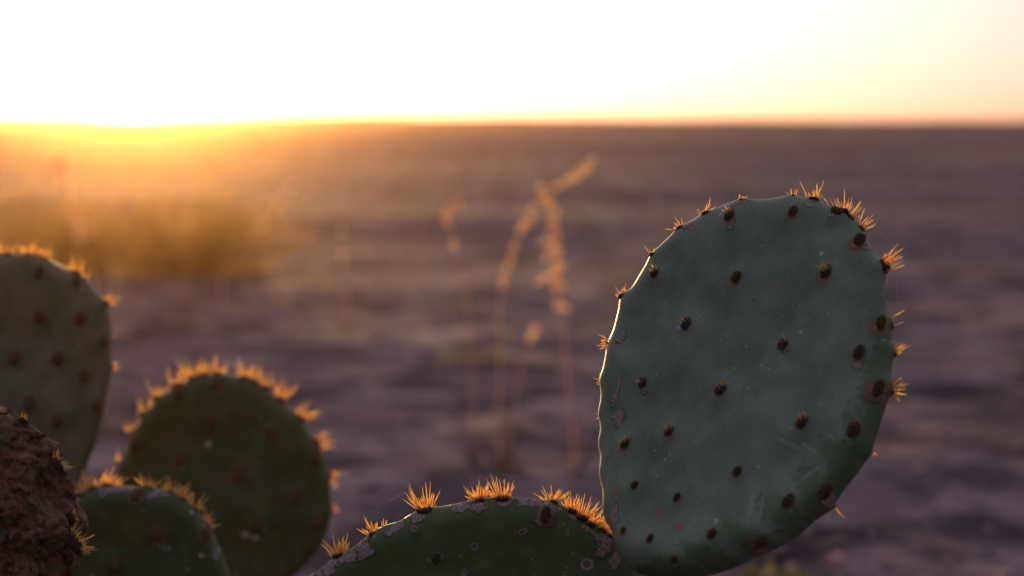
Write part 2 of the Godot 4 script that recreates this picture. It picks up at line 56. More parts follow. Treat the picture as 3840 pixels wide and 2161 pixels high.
const SILK_LABELS := ["silk thread slanting down between two spine tufts on the upper right rim", "silk thread hanging straight down the right rim of the upright pad", "silk thread trailing left from the spines of the front pad", "short silk thread strung across the tallest tuft of the front pad"]
var rng := RandomNumberGenerator.new()
var n1 := FastNoiseLite.new()
var n2 := FastNoiseLite.new()
var n3 := FastNoiseLite.new()
var plates := FastNoiseLite.new()
var names := {}

func _ready():
	rng.seed = 7
	setup_noise()
	# ---- camera
	var cam := Camera3D.new()
	cam.name = "camera"
	add_child(cam)
	cam.position = Vector3(0, 0.65, 0)
	cam.rotation_degrees = Vector3(-6.13, 0, 0)
	var lens := CameraAttributesPhysical.new()
	lens.frustum_focal_length = 12.0 / 0.1887
	lens.frustum_focus_distance = 0.892
	lens.frustum_near = 0.02
	lens.frustum_far = 4000.0
	lens.exposure_aperture = 5.0
	cam.attributes = lens
	cam.fov = rad_to_deg(2.0 * atan(0.1887))
	cam.near = 0.02
	cam.far = 4000.0
	cam.current = true
	# ---- sky, air, exposure
	var env := Environment.new()
	env.background_mode = Environment.BG_SKY
	var sky := Sky.new()
	sky.sky_material = sunset_sky()
	env.sky = sky
	env.tonemap_mode = Environment.TONE_MAPPER_LINEAR
	env.tonemap_exposure = 1.4
	env.volumetric_fog_enabled = true
	env.volumetric_fog_density = 0.00075
	env.volumetric_fog_albedo = Color(1.0, 0.80, 0.56)
	env.volumetric_fog_anisotropy = 0.9
	env.sdfgi_enabled = true
	env.ssao_enabled = true
	env.ssil_enabled = true
	var around := WorldEnvironment.new()
	around.name = "world_environment"
	around.environment = env
	add_child(around)
	# ---- sun
	var sun := DirectionalLight3D.new()
	sun.name = "sun"
	sun.light_color = Color(1.0, 0.79, 0.50)
	sun.light_energy = 1.6
	sun.light_angular_distance = 0.6
	sun.shadow_enabled = true
	add_child(sun)
	sun.look_at_from_position(sun_direction() * 10.0, Vector3.ZERO, Vector3.UP)
	# ---- setting
	build_ground()
	build_gravel()
	# ---- plants
	build_cacti()
	build_trunk()
	build_grass()
	build_silk()

func sun_direction() -> Vector3:
	var a := deg_to_rad(SUN_AZIMUTH)
	var e := deg_to_rad(SUN_HEIGHT)
	return Vector3(sin(a) * cos(e), sin(e), -cos(a) * cos(e))

func setup_noise():
	for n in [[n1, 11], [n2, 23], [n3, 37]]:
		n[0].seed = n[1]
		n[0].frequency = 1.0
		n[0].noise_type = FastNoiseLite.TYPE_SIMPLEX_SMOOTH
		n[0].fractal_type = FastNoiseLite.FRACTAL_NONE
	plates.seed = 5
	plates.frequency = 1.0
	plates.noise_type = FastNoiseLite.TYPE_CELLULAR
	plates.fractal_type = FastNoiseLite.FRACTAL_NONE
	plates.cellular_return_type = FastNoiseLite.RETURN_DISTANCE2_SUB
	n2.fractal_type = FastNoiseLite.FRACTAL_FBM
	n2.fractal_octaves = 4

# Clear dusk air: bright and white round the low sun, a warm band along the horizon that pales to pink away from the sun, cool blue overhead.
func sunset_sky() -> PanoramaSkyMaterial:
	var w := 1536
	var h := 768
	var im := Image.create(w, h, false, Image.FORMAT_RGBAF)
	var sd := sun_direction()
	for y in h:
		var e := PI / 2.0 - (y + 0.5) / h * PI
		var up := clampf(e / (PI / 2.0), 0.0, 1.0)
		var band := exp(-rad_to_deg(maxf(e, 0.0)) / 2.4)
		var low := exp(-rad_to_deg(maxf(e, 0.0)) / 14.0)
		for x in w:
			var a := (x + 0.5) / w * TAU   # u 0 is straight ahead along -z
			var d := Vector3(sin(a) * cos(e), sin(e), -cos(a) * cos(e))
			var g := rad_to_deg(acos(clampf(d.dot(sd), -1.0, 1.0)))
			var c := Vector3(0.258, 0.258, 0.385).lerp(Vector3(0.130, 0.120, 0.165), low)
			c += Vector3(2.2, 1.82, 1.55) * exp(-g / 17.0)
			c += Vector3(1.15, 0.80, 0.52) * low * exp(-g / 36.0)
			c += Vector3(3.0, 2.4, 1.5) * exp(-g / 7.0)
			c += Vector3(420.0, 250.0, 70.0) * exp(-g * g / 0.6)
			c *= Vector3(1.0, 1.0 - 0.33 * band, 1.0 - 0.54 * band)   # light along the horizon comes through more air
			im.set_pixel(x, y, Color(maxf(c.x, 0.0), maxf(c.y, 0.0), maxf(c.z, 0.0)))
	var m := PanoramaSkyMaterial.new()
	m.panorama = ImageTexture.create_from_image(im)
	return m

# ------------------------------------------------------------------ helpers
func numbered(called: String) -> String:
	var k: int = names.get(called, 0)
	names[called] = k + 1
	return called if k == 0 else "%s_%03d" % [called, k]

func tag(o: Node, label: String, category := "", group := "", kind := ""):
	if label: o.set_meta("label", label)
	if category: o.set_meta("category", category)
	if group: o.set_meta("group", group)
	if kind: o.set_meta("kind", kind)

func mat(c: Color, rough := 0.8, spec := 0.5) -> StandardMaterial3D:
	var m := StandardMaterial3D.new()
	m.albedo_color = c.linear_to_srgb()
	m.roughness = rough
	m.metallic_specular = spec
	return m

func smooth_mesh(v: PackedVector3Array, idx: PackedInt32Array, uv := PackedVector2Array(), col := PackedColorArray()) -> ArrayMesh:
	var nrm := PackedVector3Array()
	nrm.resize(v.size())
	for t in range(0, idx.size(), 3):
		var a := idx[t]
		var b := idx[t + 1]
		var c := idx[t + 2]
		var k := (v[c] - v[a]).cross(v[b] - v[a])
		nrm[a] += k
		nrm[b] += k
		nrm[c] += k
	for i in nrm.size():
		nrm[i] = nrm[i].normalized()
	var arr := []
	arr.resize(Mesh.ARRAY_MAX)
	arr[Mesh.ARRAY_VERTEX] = v
	arr[Mesh.ARRAY_NORMAL] = nrm
	arr[Mesh.ARRAY_INDEX] = idx
	if uv.size(): arr[Mesh.ARRAY_TEX_UV] = uv
	if col.size(): arr[Mesh.ARRAY_COLOR] = col
	var m := ArrayMesh.new()
	m.add_surface_from_arrays(Mesh.PRIMITIVE_TRIANGLES, arr)
	return m

func part(called: String, m: Mesh, material: Material, parent: Node) -> MeshInstance3D:
	var o := MeshInstance3D.new()
	o.name = called
	o.mesh = m
	o.material_override = material
	parent.add_child(o, true)
	return o

func byte(x: float) -> int:
	return int(clampf(x, 0.0, 1.0) * 255.0 + 0.5)

# ------------------------------------------------------------------ ground
# gentle swells of bare rock
func ground_height(x: float, z: float) -> float:
	var d := sqrt(x * x + z * z)
	var h := n2.get_noise_2d(x * 0.45, z * 0.45) * 0.018 + n1.get_noise_2d(x * 2.3, z * 2.3) * 0.007 + n3.get_noise_2d(x * 7.0, z * 7.0) * 0.0035
	h += n1.get_noise_2d(x * 0.10 + 4.0, z * 0.16) * 0.06 * smoothstep(3.0, 14.0, d)
	h += n3.get_noise_2d(x * 0.02, z * 0.03) * 0.45 * smoothstep(25.0, 90.0, d)
	# a low swell of rock on the left skyline, then the dome curves down
	h += 0.8 * exp(-pow((x + 26.0) / 26.0, 2.0) - pow((z + 170.0) / 40.0, 2.0))
	h += 0.75 * smoothstep(15.0, 120.0, d)
	h -= pow(maxf(d - 150.0, 0.0) / 150.0, 2.0) * 2.2
	h *= smoothstep(0.2, 1.6, Vector2(x + 0.1, z + 1.0).length()) * 0.85 + 0.15
	return h

func build_ground():
	var na := 420
	var radii := PackedFloat32Array([0.0])
	var r := 0.15
	while r < 420.0:
		radii.append(r)
		r *= 1.032 if r < 60.0 else 1.06
	var v := PackedVector3Array()
	var idx := PackedInt32Array()
	var col := PackedColorArray()
	for i in radii.size():
		for a in na:
			var t := TAU * a / na
			# twice as fine ahead of the camera as behind it
			t = t - 0.55 * sin(t)
			var x := sin(t) * radii[i]
			var z := -cos(t) * radii[i]
			v.append(Vector3(x, ground_height(x, z), z))
			# broad patches of lichen and bare stone
			var k := 0.4 * n2.get_noise_2d(x * 0.22 + 50.0, z * 0.22) + 0.8 * n1.get_noise_2d(x * 1.1, z * 1.3 + 20.0) + 0.8 * n3.get_noise_2d(x * 4.5, z * 5.0)
			var f := 1.0 + clampf(k, -0.9, 0.9) * 0.62
			col.append(Color(f, f * (1.0 - 0.05 * k), f * (1.0 - 0.02 * k)))
	for i in radii.size() - 1:
		for a in na:
			var b := (a + 1) % na
			var p := i * na + a
			var q := i * na + b
			idx.append_array(PackedInt32Array([p, p + na, q, q, p + na, q + na]))
	var s := 1024
	var data := PackedByteArray()
	data.resize(s * s * 3)
	var hd := PackedByteArray()
	hd.resize(s * s)
	var g1 := seamless(256, 5, 0.020, 3)
	var g2 := seamless(256, 9, 0.09, 3)
	for y in s:
		for x in s:
			var i := y * s + x
			var big := g1[(y / 4) * 256 + x / 4]
			var big2 := g1[((y / 4 + 91) % 256) * 256 + (x / 4 + 40) % 256]
			var mid := g2[((y * 3 / 4) % 256) * 256 + (x * 3 / 4) % 256]
			var fine := g2[(y % 256) * 256 + (x + y / 3) % 256]
			var c := Vector3(0.150, 0.101, 0.102).lerp(Vector3(0.240, 0.170, 0.162), smoothstep(0.35, 0.7, big * 0.6 + mid * 0.4))
			c = c.lerp(Vector3(0.046, 0.036, 0.043), smoothstep(0.45, 0.62, big2 * 0.75 + fine * 0.25) * 0.85)   # dark lichen
			c = c.lerp(Vector3(0.30, 0.23, 0.21), smoothstep(0.66, 0.8, mid * 0.5 + fine * 0.5))     # feldspar
			c *= 0.8 + 0.4 * fine
			data[i * 3] = byte(lin2s(c.x))
			data[i * 3 + 1] = byte(lin2s(c.y))
			data[i * 3 + 2] = byte(lin2s(c.z))
			hd[i] = byte(mid * 0.5 + fine * 0.5)
	var m := mat(Color(1, 1, 1), 1.0, 0.12)
	m.albedo_texture = ImageTexture.create_from_image(Image.create_from_data(s, s, false, Image.FORMAT_RGB8, data))
	m.heightmap_enabled = true
	m.heightmap_texture = ImageTexture.create_from_image(Image.create_from_data(s, s, false, Image.FORMAT_L8, hd))
	m.heightmap_scale = 0.35
	m.uv1_triplanar = true
	m.uv1_world_triplanar = true
	m.uv1_scale = Vector3(0.62, 0.62, 0.62)
	m.vertex_color_use_as_albedo = true
	var o := part("ground", smooth_mesh(v, idx, PackedVector2Array(), col), m, self)
	tag(o, "mauve granite ground reaching to the skyline", "", "", "structure")

func lin2s(x: float) -> float:
	return 12.92 * x if x <= 0.0031308 else 1.055 * pow(x, 1.0 / 2.4) - 0.055

# a tileable noise field, values 0..1
func seamless(s: int, sd: int, freq: float, oct: int) -> PackedFloat32Array:
	var n := FastNoiseLite.new()
	n.seed = sd
	n.frequency = freq
	n.noise_type = FastNoiseLite.TYPE_SIMPLEX_SMOOTH
	n.fractal_octaves = oct
	var im := n.get_seamless_image(s, s)
	var out := PackedFloat32Array()
	out.resize(s * s)
	var raw := im.get_data()
	for i in s * s:
		out[i] = raw[i] / 255.0
	return out

func build_gravel():
	var v := PackedVector3Array()
	var idx := PackedInt32Array()
	var rings := 4
	var seg := 7
	for i in rings + 1:
		var p := PI * i / rings
		for k in seg:
			var t := TAU * k / seg
			var q := Vector3(sin(p) * cos(t), cos(p) * 0.6, sin(p) * sin(t))
			v.append(q * (1.0 + 0.25 * n1.get_noise_3dv(q * 1.7)))
	for i in rings:
		for k in seg:
			var a := i * seg + k
			var b := i * seg + (k + 1) % seg
			idx.append_array(PackedInt32Array([a, b, a + seg, b, b + seg, a + seg]))
	var mesh := smooth_mesh(v, idx)
	var m := mat(Color(1, 1, 1), 0.95, 0.3)
	m.vertex_color_use_as_albedo = true
	mesh.surface_set_material(0, m)
	var mm := MultiMesh.new()
	mm.transform_format = MultiMesh.TRANSFORM_3D
	mm.use_colors = true
	mm.mesh = mesh
	var count := 9000
	mm.instance_count = count
	for i in count:
		var d := 1.4 + 12.0 * pow(rng.randf(), 1.6)
		var a := rng.randf_range(-0.6, 0.6)
		var x := sin(a) * d
		var z := -cos(a) * d
		var s := 0.003 + 0.012 * pow(rng.randf(), 3.0)
		var b := Basis.from_euler(Vector3(rng.randf_range(-0.3, 0.3), rng.randf() * TAU, rng.randf_range(-0.3, 0.3))).scaled(Vector3(s, s * rng.randf_range(0.5, 1.0), s * rng.randf_range(0.7, 1.3)))
		mm.set_instance_transform(i, Transform3D(b, Vector3(x, ground_height(x, z) + s * 0.15, z)))
		var k := rng.randf()
		mm.set_instance_color(i, Color(0.10, 0.072, 0.074).lerp(Color(0.27, 0.20, 0.19), k))
	var o := MultiMeshInstance3D.new()
	o.name = "gravel"
	o.multimesh = mm
	o.material_override = m
	add_child(o)
	tag(o, "loose granite gravel scattered over the rock", "gravel", "", "stuff")

# ------------------------------------------------------------------ cactus pads
var spine_mat: StandardMaterial3D
var bristle_mat: StandardMaterial3D
var felt_mat: StandardMaterial3D
var pale_felt_mat: StandardMaterial3D

func build_materials():
	pale_felt_mat = mat(Color(0.115, 0.062, 0.030), 0.95, 0.2)
	spine_mat = mat(Color(1, 1, 1), 0.45)
	spine_mat.vertex_color_use_as_albedo = true
	spine_mat.backlight_enabled = true
	spine_mat.backlight = Color(1.27, 1.24, 1.17)
	bristle_mat = mat(Color(0.34, 0.17, 0.06), 0.5)
	bristle_mat.backlight_enabled = true
	bristle_mat.backlight = Color(0.6, 0.42, 0.2)
	felt_mat = mat(Color(0.045, 0.024, 0.016), 0.95, 0.2)
	var s := 128
	var f := seamless(s, 31, 0.09, 3)
	var d := PackedByteArray()
	var hd := PackedByteArray()
	d.resize(s * s * 3)
	hd.resize(s * s)
	for i in s * s:
		var k := smoothstep(0.3, 0.75, f[i])
		d[i * 3] = byte(lin2s(lerpf(0.035, 0.16, k)))
		d[i * 3 + 1] = byte(lin2s(lerpf(0.019, 0.088, k)))
		d[i * 3 + 2] = byte(lin2s(lerpf(0.012, 0.052, k)))
		hd[i] = byte(f[i])
	felt_mat.albedo_color = Color(1, 1, 1)
	felt_mat.albedo_texture = ImageTexture.create_from_image(Image.create_from_data(s, s, false, Image.FORMAT_RGB8, d))
	felt_mat.heightmap_enabled = true
	felt_mat.heightmap_texture = ImageTexture.create_from_image(Image.create_from_data(s, s, false, Image.FORMAT_L8, hd))
	felt_mat.heightmap_scale = 0.08
	felt_mat.uv1_triplanar = true
	felt_mat.uv1_scale = Vector3(70, 70, 70)

class Shape:
	var centre: Vector2
	var radius := PackedFloat32Array()
	var thick: float
	var low: float
	var high: float
	var bumps := []
	var bend := Vector3.ZERO
	var rough: FastNoiseLite
	func reach(t: float) -> float:
		var k := fposmod(t / TAU, 1.0) * radius.size()
		var i := int(k) % radius.size()
		return lerpf(radius[i], radius[(i + 1) % radius.size()], k - floorf(k))
	func half(p: Vector2, r: float) -> float:
		var k := clampf((p.y - low) / (high - low), 0.0, 1.0)
		var t := thick * lerpf(1.12, 0.66, k)
		var z := t * sqrt(maxf(0.0, 1.0 - pow(maxf(0.0, (r - 0.86) / 0.14), 2.4)))   # flat faces, a full round edge
		return z
	func mid(p: Vector2) -> float:   # the pad is dished: its middle plane curls towards one side
		var k := maxf(0.0, (p - centre).dot(Vector2(bend.x, bend.y)))
		return bend.z * k * k
	func relief(p: Vector2, r: float) -> float:
		var z := (rough.get_noise_2d(p.x * 16.0, p.y * 16.0) * 0.0032 + rough.get_noise_2d(p.x * 45.0 + 9.0, p.y * 45.0) * 0.0007) * (1.0 - pow(r, 6.0))
		for b in bumps:
			var q: float = (p - b[0]).length_squared() / (b[1] * b[1])
			if q < 6.0:
				z += b[2] * exp(-q)
		return z
	func front(p: Vector2) -> float:
		var q := p - centre
		var r := minf(q.length() / reach(atan2(q.y, q.x)), 1.0)
		return half(p, r) + relief(p, r) + mid(p)

func shape_of(d: Dictionary) -> Shape:
	var s := Shape.new()
	s.rough = n1
	s.thick = d.thick
	s.bend = d.bend
	var o: Array = d.outline
	var n := o.size()
	var c := Vector2.ZERO
	for p in o: c += p
	c /= n
	s.centre = c
	# closed smooth curve through the outline, sampled by angle round the centre
	var dense := PackedVector2Array()
	for i in n:
		for k in 14:
			var p: Vector2 = o[i]
			dense.append(p.cubic_interpolate(o[(i + 1) % n], o[(i - 1 + n) % n], o[(i + 2) % n], k / 14.0))
	var count := 720
	s.radius.resize(count)
	s.low = 9.0
	s.high = -9.0
	for i in dense.size():
		s.low = minf(s.low, dense[i].y)
		s.high = maxf(s.high, dense[i].y)
		var a := dense[i] - c
		var b := dense[(i + 1) % dense.size()] - c
		var ta := atan2(a.y, a.x)
		var tb := ta + wrapf(atan2(b.y, b.x) - ta, -PI, PI)
		var k0 := mini(int(floor(minf(ta, tb) / TAU * count)), int(floor(maxf(ta, tb) / TAU * count)))
		for k in range(k0, k0 + int(absf(tb - ta) / TAU * count) + 3):
			var t := TAU * k / count
			var w := 0.0 if absf(tb - ta) < 1e-6 else (t - ta) / (tb - ta)
			if w >= -0.001 and w <= 1.001:
				s.radius[posmod(k, count)] = a.lerp(b, clampf(w, 0.0, 1.0)).length()
	for k in count:
		if s.radius[k] <= 0.0: s.radius[k] = s.radius[(k - 1 + count) % count]
	# the rim swells a little under each areole
	for t in d.tufts:
		var q := Vector2(t[0], t[1]) - c
		var at := atan2(q.y, q.x)
		for k in count:
			var off := wrapf(TAU * k / count - at, -PI, PI) * q.length()
			s.radius[k] += 0.0016 * exp(-off * off / 0.00003)
	for a in d.areoles:
		s.bumps.append([Vector2(a[0], a[1]), 0.0075, 0.0021])
	return s

func pad_mesh(s: Shape, na: int, nr: int, scale_uv: float) -> ArrayMesh:
	var v := PackedVector3Array()
	var uv := PackedVector2Array()
	var idx := PackedInt32Array()
	for side in [1.0, -1.0]:
		var first := v.size()
		for i in nr + 1:
			var k := float(i) / nr
			var r := 1.0 - (1.0 - k) * (1.0 - k)
			r = lerpf(k, r, 0.9) if k < 1.0 else 1.0
			for a in na:
				var t := TAU * a / na
				var p := s.centre + Vector2(cos(t), sin(t)) * s.reach(t) * r
				var z: float = s.half(p, r) * side + s.mid(p)
				if side > 0.0 and r < 1.0: z += s.relief(p, r)
				v.append(Vector3(p.x, p.y, z))
				uv.append(Vector2(0.5 + (p.x - s.centre.x) / scale_uv, 0.5 - (p.y - s.centre.y) / scale_uv))
		for i in nr:
			for a in na:
				var b := (a + 1) % na
				var p0 := first + i * na + a
				var p1 := first + i * na + b
				var p2 := p0 + na
				var p3 := p1 + na
				if side < 0.0 and i == nr - 1:   # both halves share the rim
					p2 = nr * na + a
					p3 = nr * na + b
				if side > 0.0: idx.append_array(PackedInt32Array([p0, p1, p2, p1, p3, p2]))
				else: idx.append_array(PackedInt32Array([p0, p2, p1, p1, p2, p3]))
	return smooth_mesh(v, idx, uv)

# the skin: green under a patchy waxy bloom, with corky scabs, rust spots, rubbed places, painted rim shade and pale scuffs where the photograph has them
func skin(d: Dictionary, s: Shape, size: int, span: float, green: Vector3, bloom: Vector3, bloom_share: float) -> StandardMaterial3D:
	var col := PackedVector3Array()
	col.resize(size * size)
	var hgt := PackedFloat32Array()
	hgt.resize(size * size)
	var rgh := PackedFloat32Array()
	rgh.resize(size * size)
	var step := span / size
	var f := seamless(256, 51, 0.12, 3)
	for y in size:
		for x in size:
			var p := s.centre + Vector2((x + 0.5) * step - span / 2.0, span / 2.0 - (y + 0.5) * step)
			var i := y * size + x
			var a := n2.get_noise_2d(p.x * 22.0, p.y * 22.0)
			var b := n1.get_noise_2d(p.x * 70.0 + a, p.y * 50.0)
			var fine := f[(y % 256) * 256 + x % 256]
			var grain := fposmod(sin(x * 12.9898 + y * 78.233) * 43758.5453, 1.0) - 0.5
			var w := clampf(bloom_share + a * 0.44 + b * 0.12 + (fine - 0.5) * 0.12, 0.0, 1.0)
			var c := green.lerp(bloom, w)
			c *= 0.88 + 0.20 * fine + 0.05 * b + 0.10 * grain
			c.x *= 1.0 + 0.15 * a
			col[i] = c
			hgt[i] = 0.45 + 0.06 * (fine - 0.5) + 0.06 * b
			rgh[i] = 0.60 + 0.10 * (fine - 0.5) - 0.10 * w + 0.06 * b
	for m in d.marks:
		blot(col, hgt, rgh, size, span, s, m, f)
	# corky crescents and rusty halos round the areoles
	var hr := RandomNumberGenerator.new()
	hr.seed = 4
	for a in d.areoles:
		var q := Vector2(a[0] + a[2] * hr.randf_range(-0.5, 0.3), a[1] - a[2] * hr.randf_range(0.3, 1.1))
		var pick := hr.randf()
		if pick < 0.45: blot(col, hgt, rgh, size, span, s, ["c", q.x, q.y, a[2] * hr.randf_range(0.6, 0.95), a[2] * hr.randf_range(0.5, 0.9), 0.2], f)
		elif pick < 0.75: blot(col, hgt, rgh, size, span, s, ["o", q.x, q.y, a[2] * 1.1, a[2] * 1.2, 0.0], f)
	# pale flecks and dust
	var cr := RandomNumberGenerator.new()
	cr.seed = 99
	for k in 200:
		var q := Vector2(cr.randf_range(-0.5, 0.5), cr.randf_range(-0.5, 0.5)) * span
		var rad := cr.randf_range(0.00025, 0.0007) * (2.2 if cr.randf() < 0.06 else 1.0)
		blot(col, hgt, rgh, size, span, s, ["f" if cr.randf() < 0.7 else "k", s.centre.x + q.x, s.centre.y + q.y, rad, rad * cr.randf_range(0.7, 1.4), 0.0], f)
	var cd := PackedByteArray()
	var hd := PackedByteArray()
	var rd := PackedByteArray()
	cd.resize(size * size * 3)
	hd.resize(size * size)
	rd.resize(size * size)
	for i in size * size:
		cd[i * 3] = byte(lin2s(col[i].x))
		cd[i * 3 + 1] = byte(lin2s(col[i].y))
		cd[i * 3 + 2] = byte(lin2s(col[i].z))
		hd[i] = byte(hgt[i])
		rd[i] = byte(rgh[i])
	var m := mat(Color(1, 1, 1), 1.0, 0.32)
	m.albedo_texture = ImageTexture.create_from_image(Image.create_from_data(size, size, false, Image.FORMAT_RGB8, cd))
	m.heightmap_enabled = true
	m.heightmap_texture = ImageTexture.create_from_image(Image.create_from_data(size, size, false, Image.FORMAT_L8, hd))
	m.heightmap_scale = 0.14
	m.roughness_texture = ImageTexture.create_from_image(Image.create_from_data(size, size, false, Image.FORMAT_L8, rd))
	m.backlight_enabled = true
	m.backlight = Color(0.10, 0.11, 0.05)
	return m

func blot(col: PackedVector3Array, hgt: PackedFloat32Array, rgh: PackedFloat32Array, size: int, span: float, s: Shape, m: Array, f: PackedFloat32Array):
	var kind: String = m[0]
	var c := Vector2(m[1], m[2])
	var reach: float = maxf(m[3], m[4]) * 1.9
	var step := span / size
	var px := (c.x - s.centre.x + span / 2.0) / step
	var py := (span / 2.0 - (c.y - s.centre.y)) / step
	var n := int(ceil(reach / step))
	var cs := cos(m[5])
	var sn := sin(m[5])
	for y in range(maxi(0, int(py) - n), mini(size, int(py) + n + 1)):
		for x in range(maxi(0, int(px) - n), mini(size, int(px) + n + 1)):
			var q := Vector2((x + 0.5 - px) * step, (py - y - 0.5) * step)
			var l := Vector2((q.x * cs + q.y * sn) / m[3], (-q.x * sn + q.y * cs) / m[4])
			var i := y * size + x
			var w := q + c
			var e := n1.get_noise_2d(w.x * 150.0, w.y * 150.0) * 0.42 + n3.get_noise_2d(w.x * 420.0, w.y * 420.0) * 0.22
			var r := l.length()
			var fine := f[(y % 256) * 256 + x % 256]
			match kind:
				"c":   # grey cork, in rings, with a brown lip
					r += e
					if r < 1.12:
						var ring := 0.5 + 0.5 * sin(r * 11.0 + e * 9.0)
						var cork := Vector3(0.225, 0.178, 0.160).lerp(Vector3(0.085, 0.055, 0.042), clampf(ring * ring * (0.35 + fine) + (fine - 0.55) * 0.8, 0.0, 1.0))
						if r > 0.95: cork = Vector3(0.075, 0.055, 0.035)
						var share := smoothstep(1.12, 1.02, r)
						col[i] = col[i].lerp(cork, share)
						hgt[i] = lerpf(hgt[i], 0.72 + 0.18 * ring * fine, share)
						rgh[i] = lerpf(rgh[i], 0.9, share)
				"o":   # rust-coloured spot
					r += e * 0.35
					var share := smoothstep(1.1, 0.6, r)
					if share > 0.0: col[i] = col[i].lerp(Vector3(0.185, 0.075, 0.036).lerp(Vector3(0.25, 0.13, 0.08), smoothstep(0.5, 0.1, r)), share * 0.85)
				"r":   # small ring scar
					r += e * 0.3
					if r < 1.1:
						var share := smoothstep(1.1, 0.95, r)
						col[i] = col[i].lerp(Vector3(0.24, 0.20, 0.19) if r > 0.55 and r < 0.92 else Vector3(0.10, 0.075, 0.055), share * 0.9)
						hgt[i] += 0.2 * share * float(r > 0.55)
				"d":   # bloom rubbed off
					r += e * 1.2
					col[i] = col[i].lerp(Vector3(0.055, 0.085, 0.042), smoothstep(1.3, 0.3, r) * 0.32)
				"b":   # bare green skin without wax, also painting in the shade along the edge
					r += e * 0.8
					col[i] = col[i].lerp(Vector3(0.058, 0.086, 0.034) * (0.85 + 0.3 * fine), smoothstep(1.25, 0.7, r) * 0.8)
				"g":   # yellow-green blotch
					r += e
					col[i] = col[i].lerp(Vector3(0.11, 0.145, 0.035), smoothstep(1.3, 0.1, r) * 0.45)
				"s":   # pale scuff in the bloom
					var share := smoothstep(1.0, 0.1, r + e * 0.6) * (0.35 + 0.4 * fine)
					if share > 0.0: col[i] = col[i].lerp(Vector3(0.30, 0.36, 0.35), share * 0.4)
				"w":   # bare dry patch
					if r + e < 1.0: col[i] = Vector3(0.40, 0.29, 0.20) * (0.7 + 0.6 * fine)
				"f":
					if r < 1.0: col[i] = col[i].lerp(Vector3(0.34, 0.36, 0.33), 0.55)
				"k":
					if r < 1.0: col[i] = col[i].lerp(Vector3(0.05, 0.055, 0.035), 0.6)

# one tapering five-sided needle, slightly bent
func needle(v: PackedVector3Array, nr: PackedVector3Array, idx: PackedInt32Array, p: Vector3, dir: Vector3, length: float, rad: float, bend: Vector3, col: PackedColorArray):
	var side := dir.cross(Vector3(0.31, 0.77, 0.55)).normalized()
	var up := dir.cross(side)
	var first := v.size()
	var rings := [[0.0, 1.0], [0.55, 0.75], [0.85, 0.4]]
	for g in rings:
		var c: Vector3 = p + dir * length * g[0] + bend * length * g[0] * g[0]
		for k in 5:
			var t := TAU * k / 5.0
			var o := side * cos(t) + up * sin(t)
			v.append(c + o * rad * g[1])
			nr.append(o)
	v.append(p + dir * length + bend * length)
	nr.append(dir)
	# straw to rust, each needle its own shade; the tips are horn-pale
	var tone := Color(1.0, 0.70, 0.28).lerp(Color(1.0, 0.88, 0.52), rng.randf()) * rng.randf_range(0.85, 1.0)
	for k in 10: col.append(tone)
	for k in 6: col.append(tone.lerp(Color(1.0, 0.82, 0.5), 0.5))
	for i in 2:
		for k in 5:
			var a := first + i * 5 + k
			var b := first + i * 5 + (k + 1) % 5
			idx.append_array(PackedInt32Array([a, a + 5, b, b, a + 5, b + 5]))
	for k in 5:
		idx.append_array(PackedInt32Array([first + 10 + k, first + 15, first + 10 + (k + 1) % 5]))

func raw_mesh(v: PackedVector3Array, nr: PackedVector3Array, idx: PackedInt32Array, col := PackedColorArray()) -> ArrayMesh:
	var arr := []
	arr.resize(Mesh.ARRAY_MAX)
	arr[Mesh.ARRAY_VERTEX] = v
	arr[Mesh.ARRAY_NORMAL] = nr
	arr[Mesh.ARRAY_INDEX] = idx
	if col.size(): arr[Mesh.ARRAY_COLOR] = col
	var m := ArrayMesh.new()
	m.add_surface_from_arrays(Mesh.PRIMITIVE_TRIANGLES, arr)
	return m

func spine_tuft(count: int, length: float, spread: float, wide: float, thin: float, out: Vector3, along: Vector3) -> ArrayMesh:
	var v := PackedVector3Array()
	var nr := PackedVector3Array()
	var idx := PackedInt32Array()
	var col := PackedColorArray()
	var across := out.cross(along).normalized()
	var bias := rng.randf_range(-0.28, 0.28)
	spread *= rng.randf_range(0.75, 1.15)
	for k in count:
		var place := rng.randf_range(-1.0, 1.0)
		var lean := deg_to_rad(spread) * (place * 0.75 + rng.randf_range(-0.35, 0.35)) + bias
		var tip := deg_to_rad(spread) * rng.randf_range(-0.55, 0.55)
		var dir := (out * cos(lean) + along * sin(lean) + across * sin(tip)).normalized()
		var l := length * (0.25 + 0.55 * rng.randf())
		if k < maxi(1, count / 7): l = length * rng.randf_range(0.85, 1.05)
		var p := along * place * wide + across * rng.randf_range(-0.4, 0.4) * wide - out * 0.0008
		needle(v, nr, idx, p, dir, l, thin * rng.randf_range(0.75, 1.2), Vector3(rng.randf_range(-1, 1), rng.randf_range(-1, 1), rng.randf_range(-1, 1)) * 0.05, col)
	# a fringe of short glochids
	for k in count:
		var place := rng.randf_range(-1.1, 1.1)
		var dir := (out + along * rng.randf_range(-0.9, 0.9) + across * rng.randf_range(-0.9, 0.9)).normalized()
		needle(v, nr, idx, along * place * wide + across * rng.randf_range(-0.5, 0.5) * wide - out * 0.0008, dir, length * rng.randf_range(0.12, 0.3), thin * 0.6, Vector3.ZERO, col)
	return raw_mesh(v, nr, idx, col)

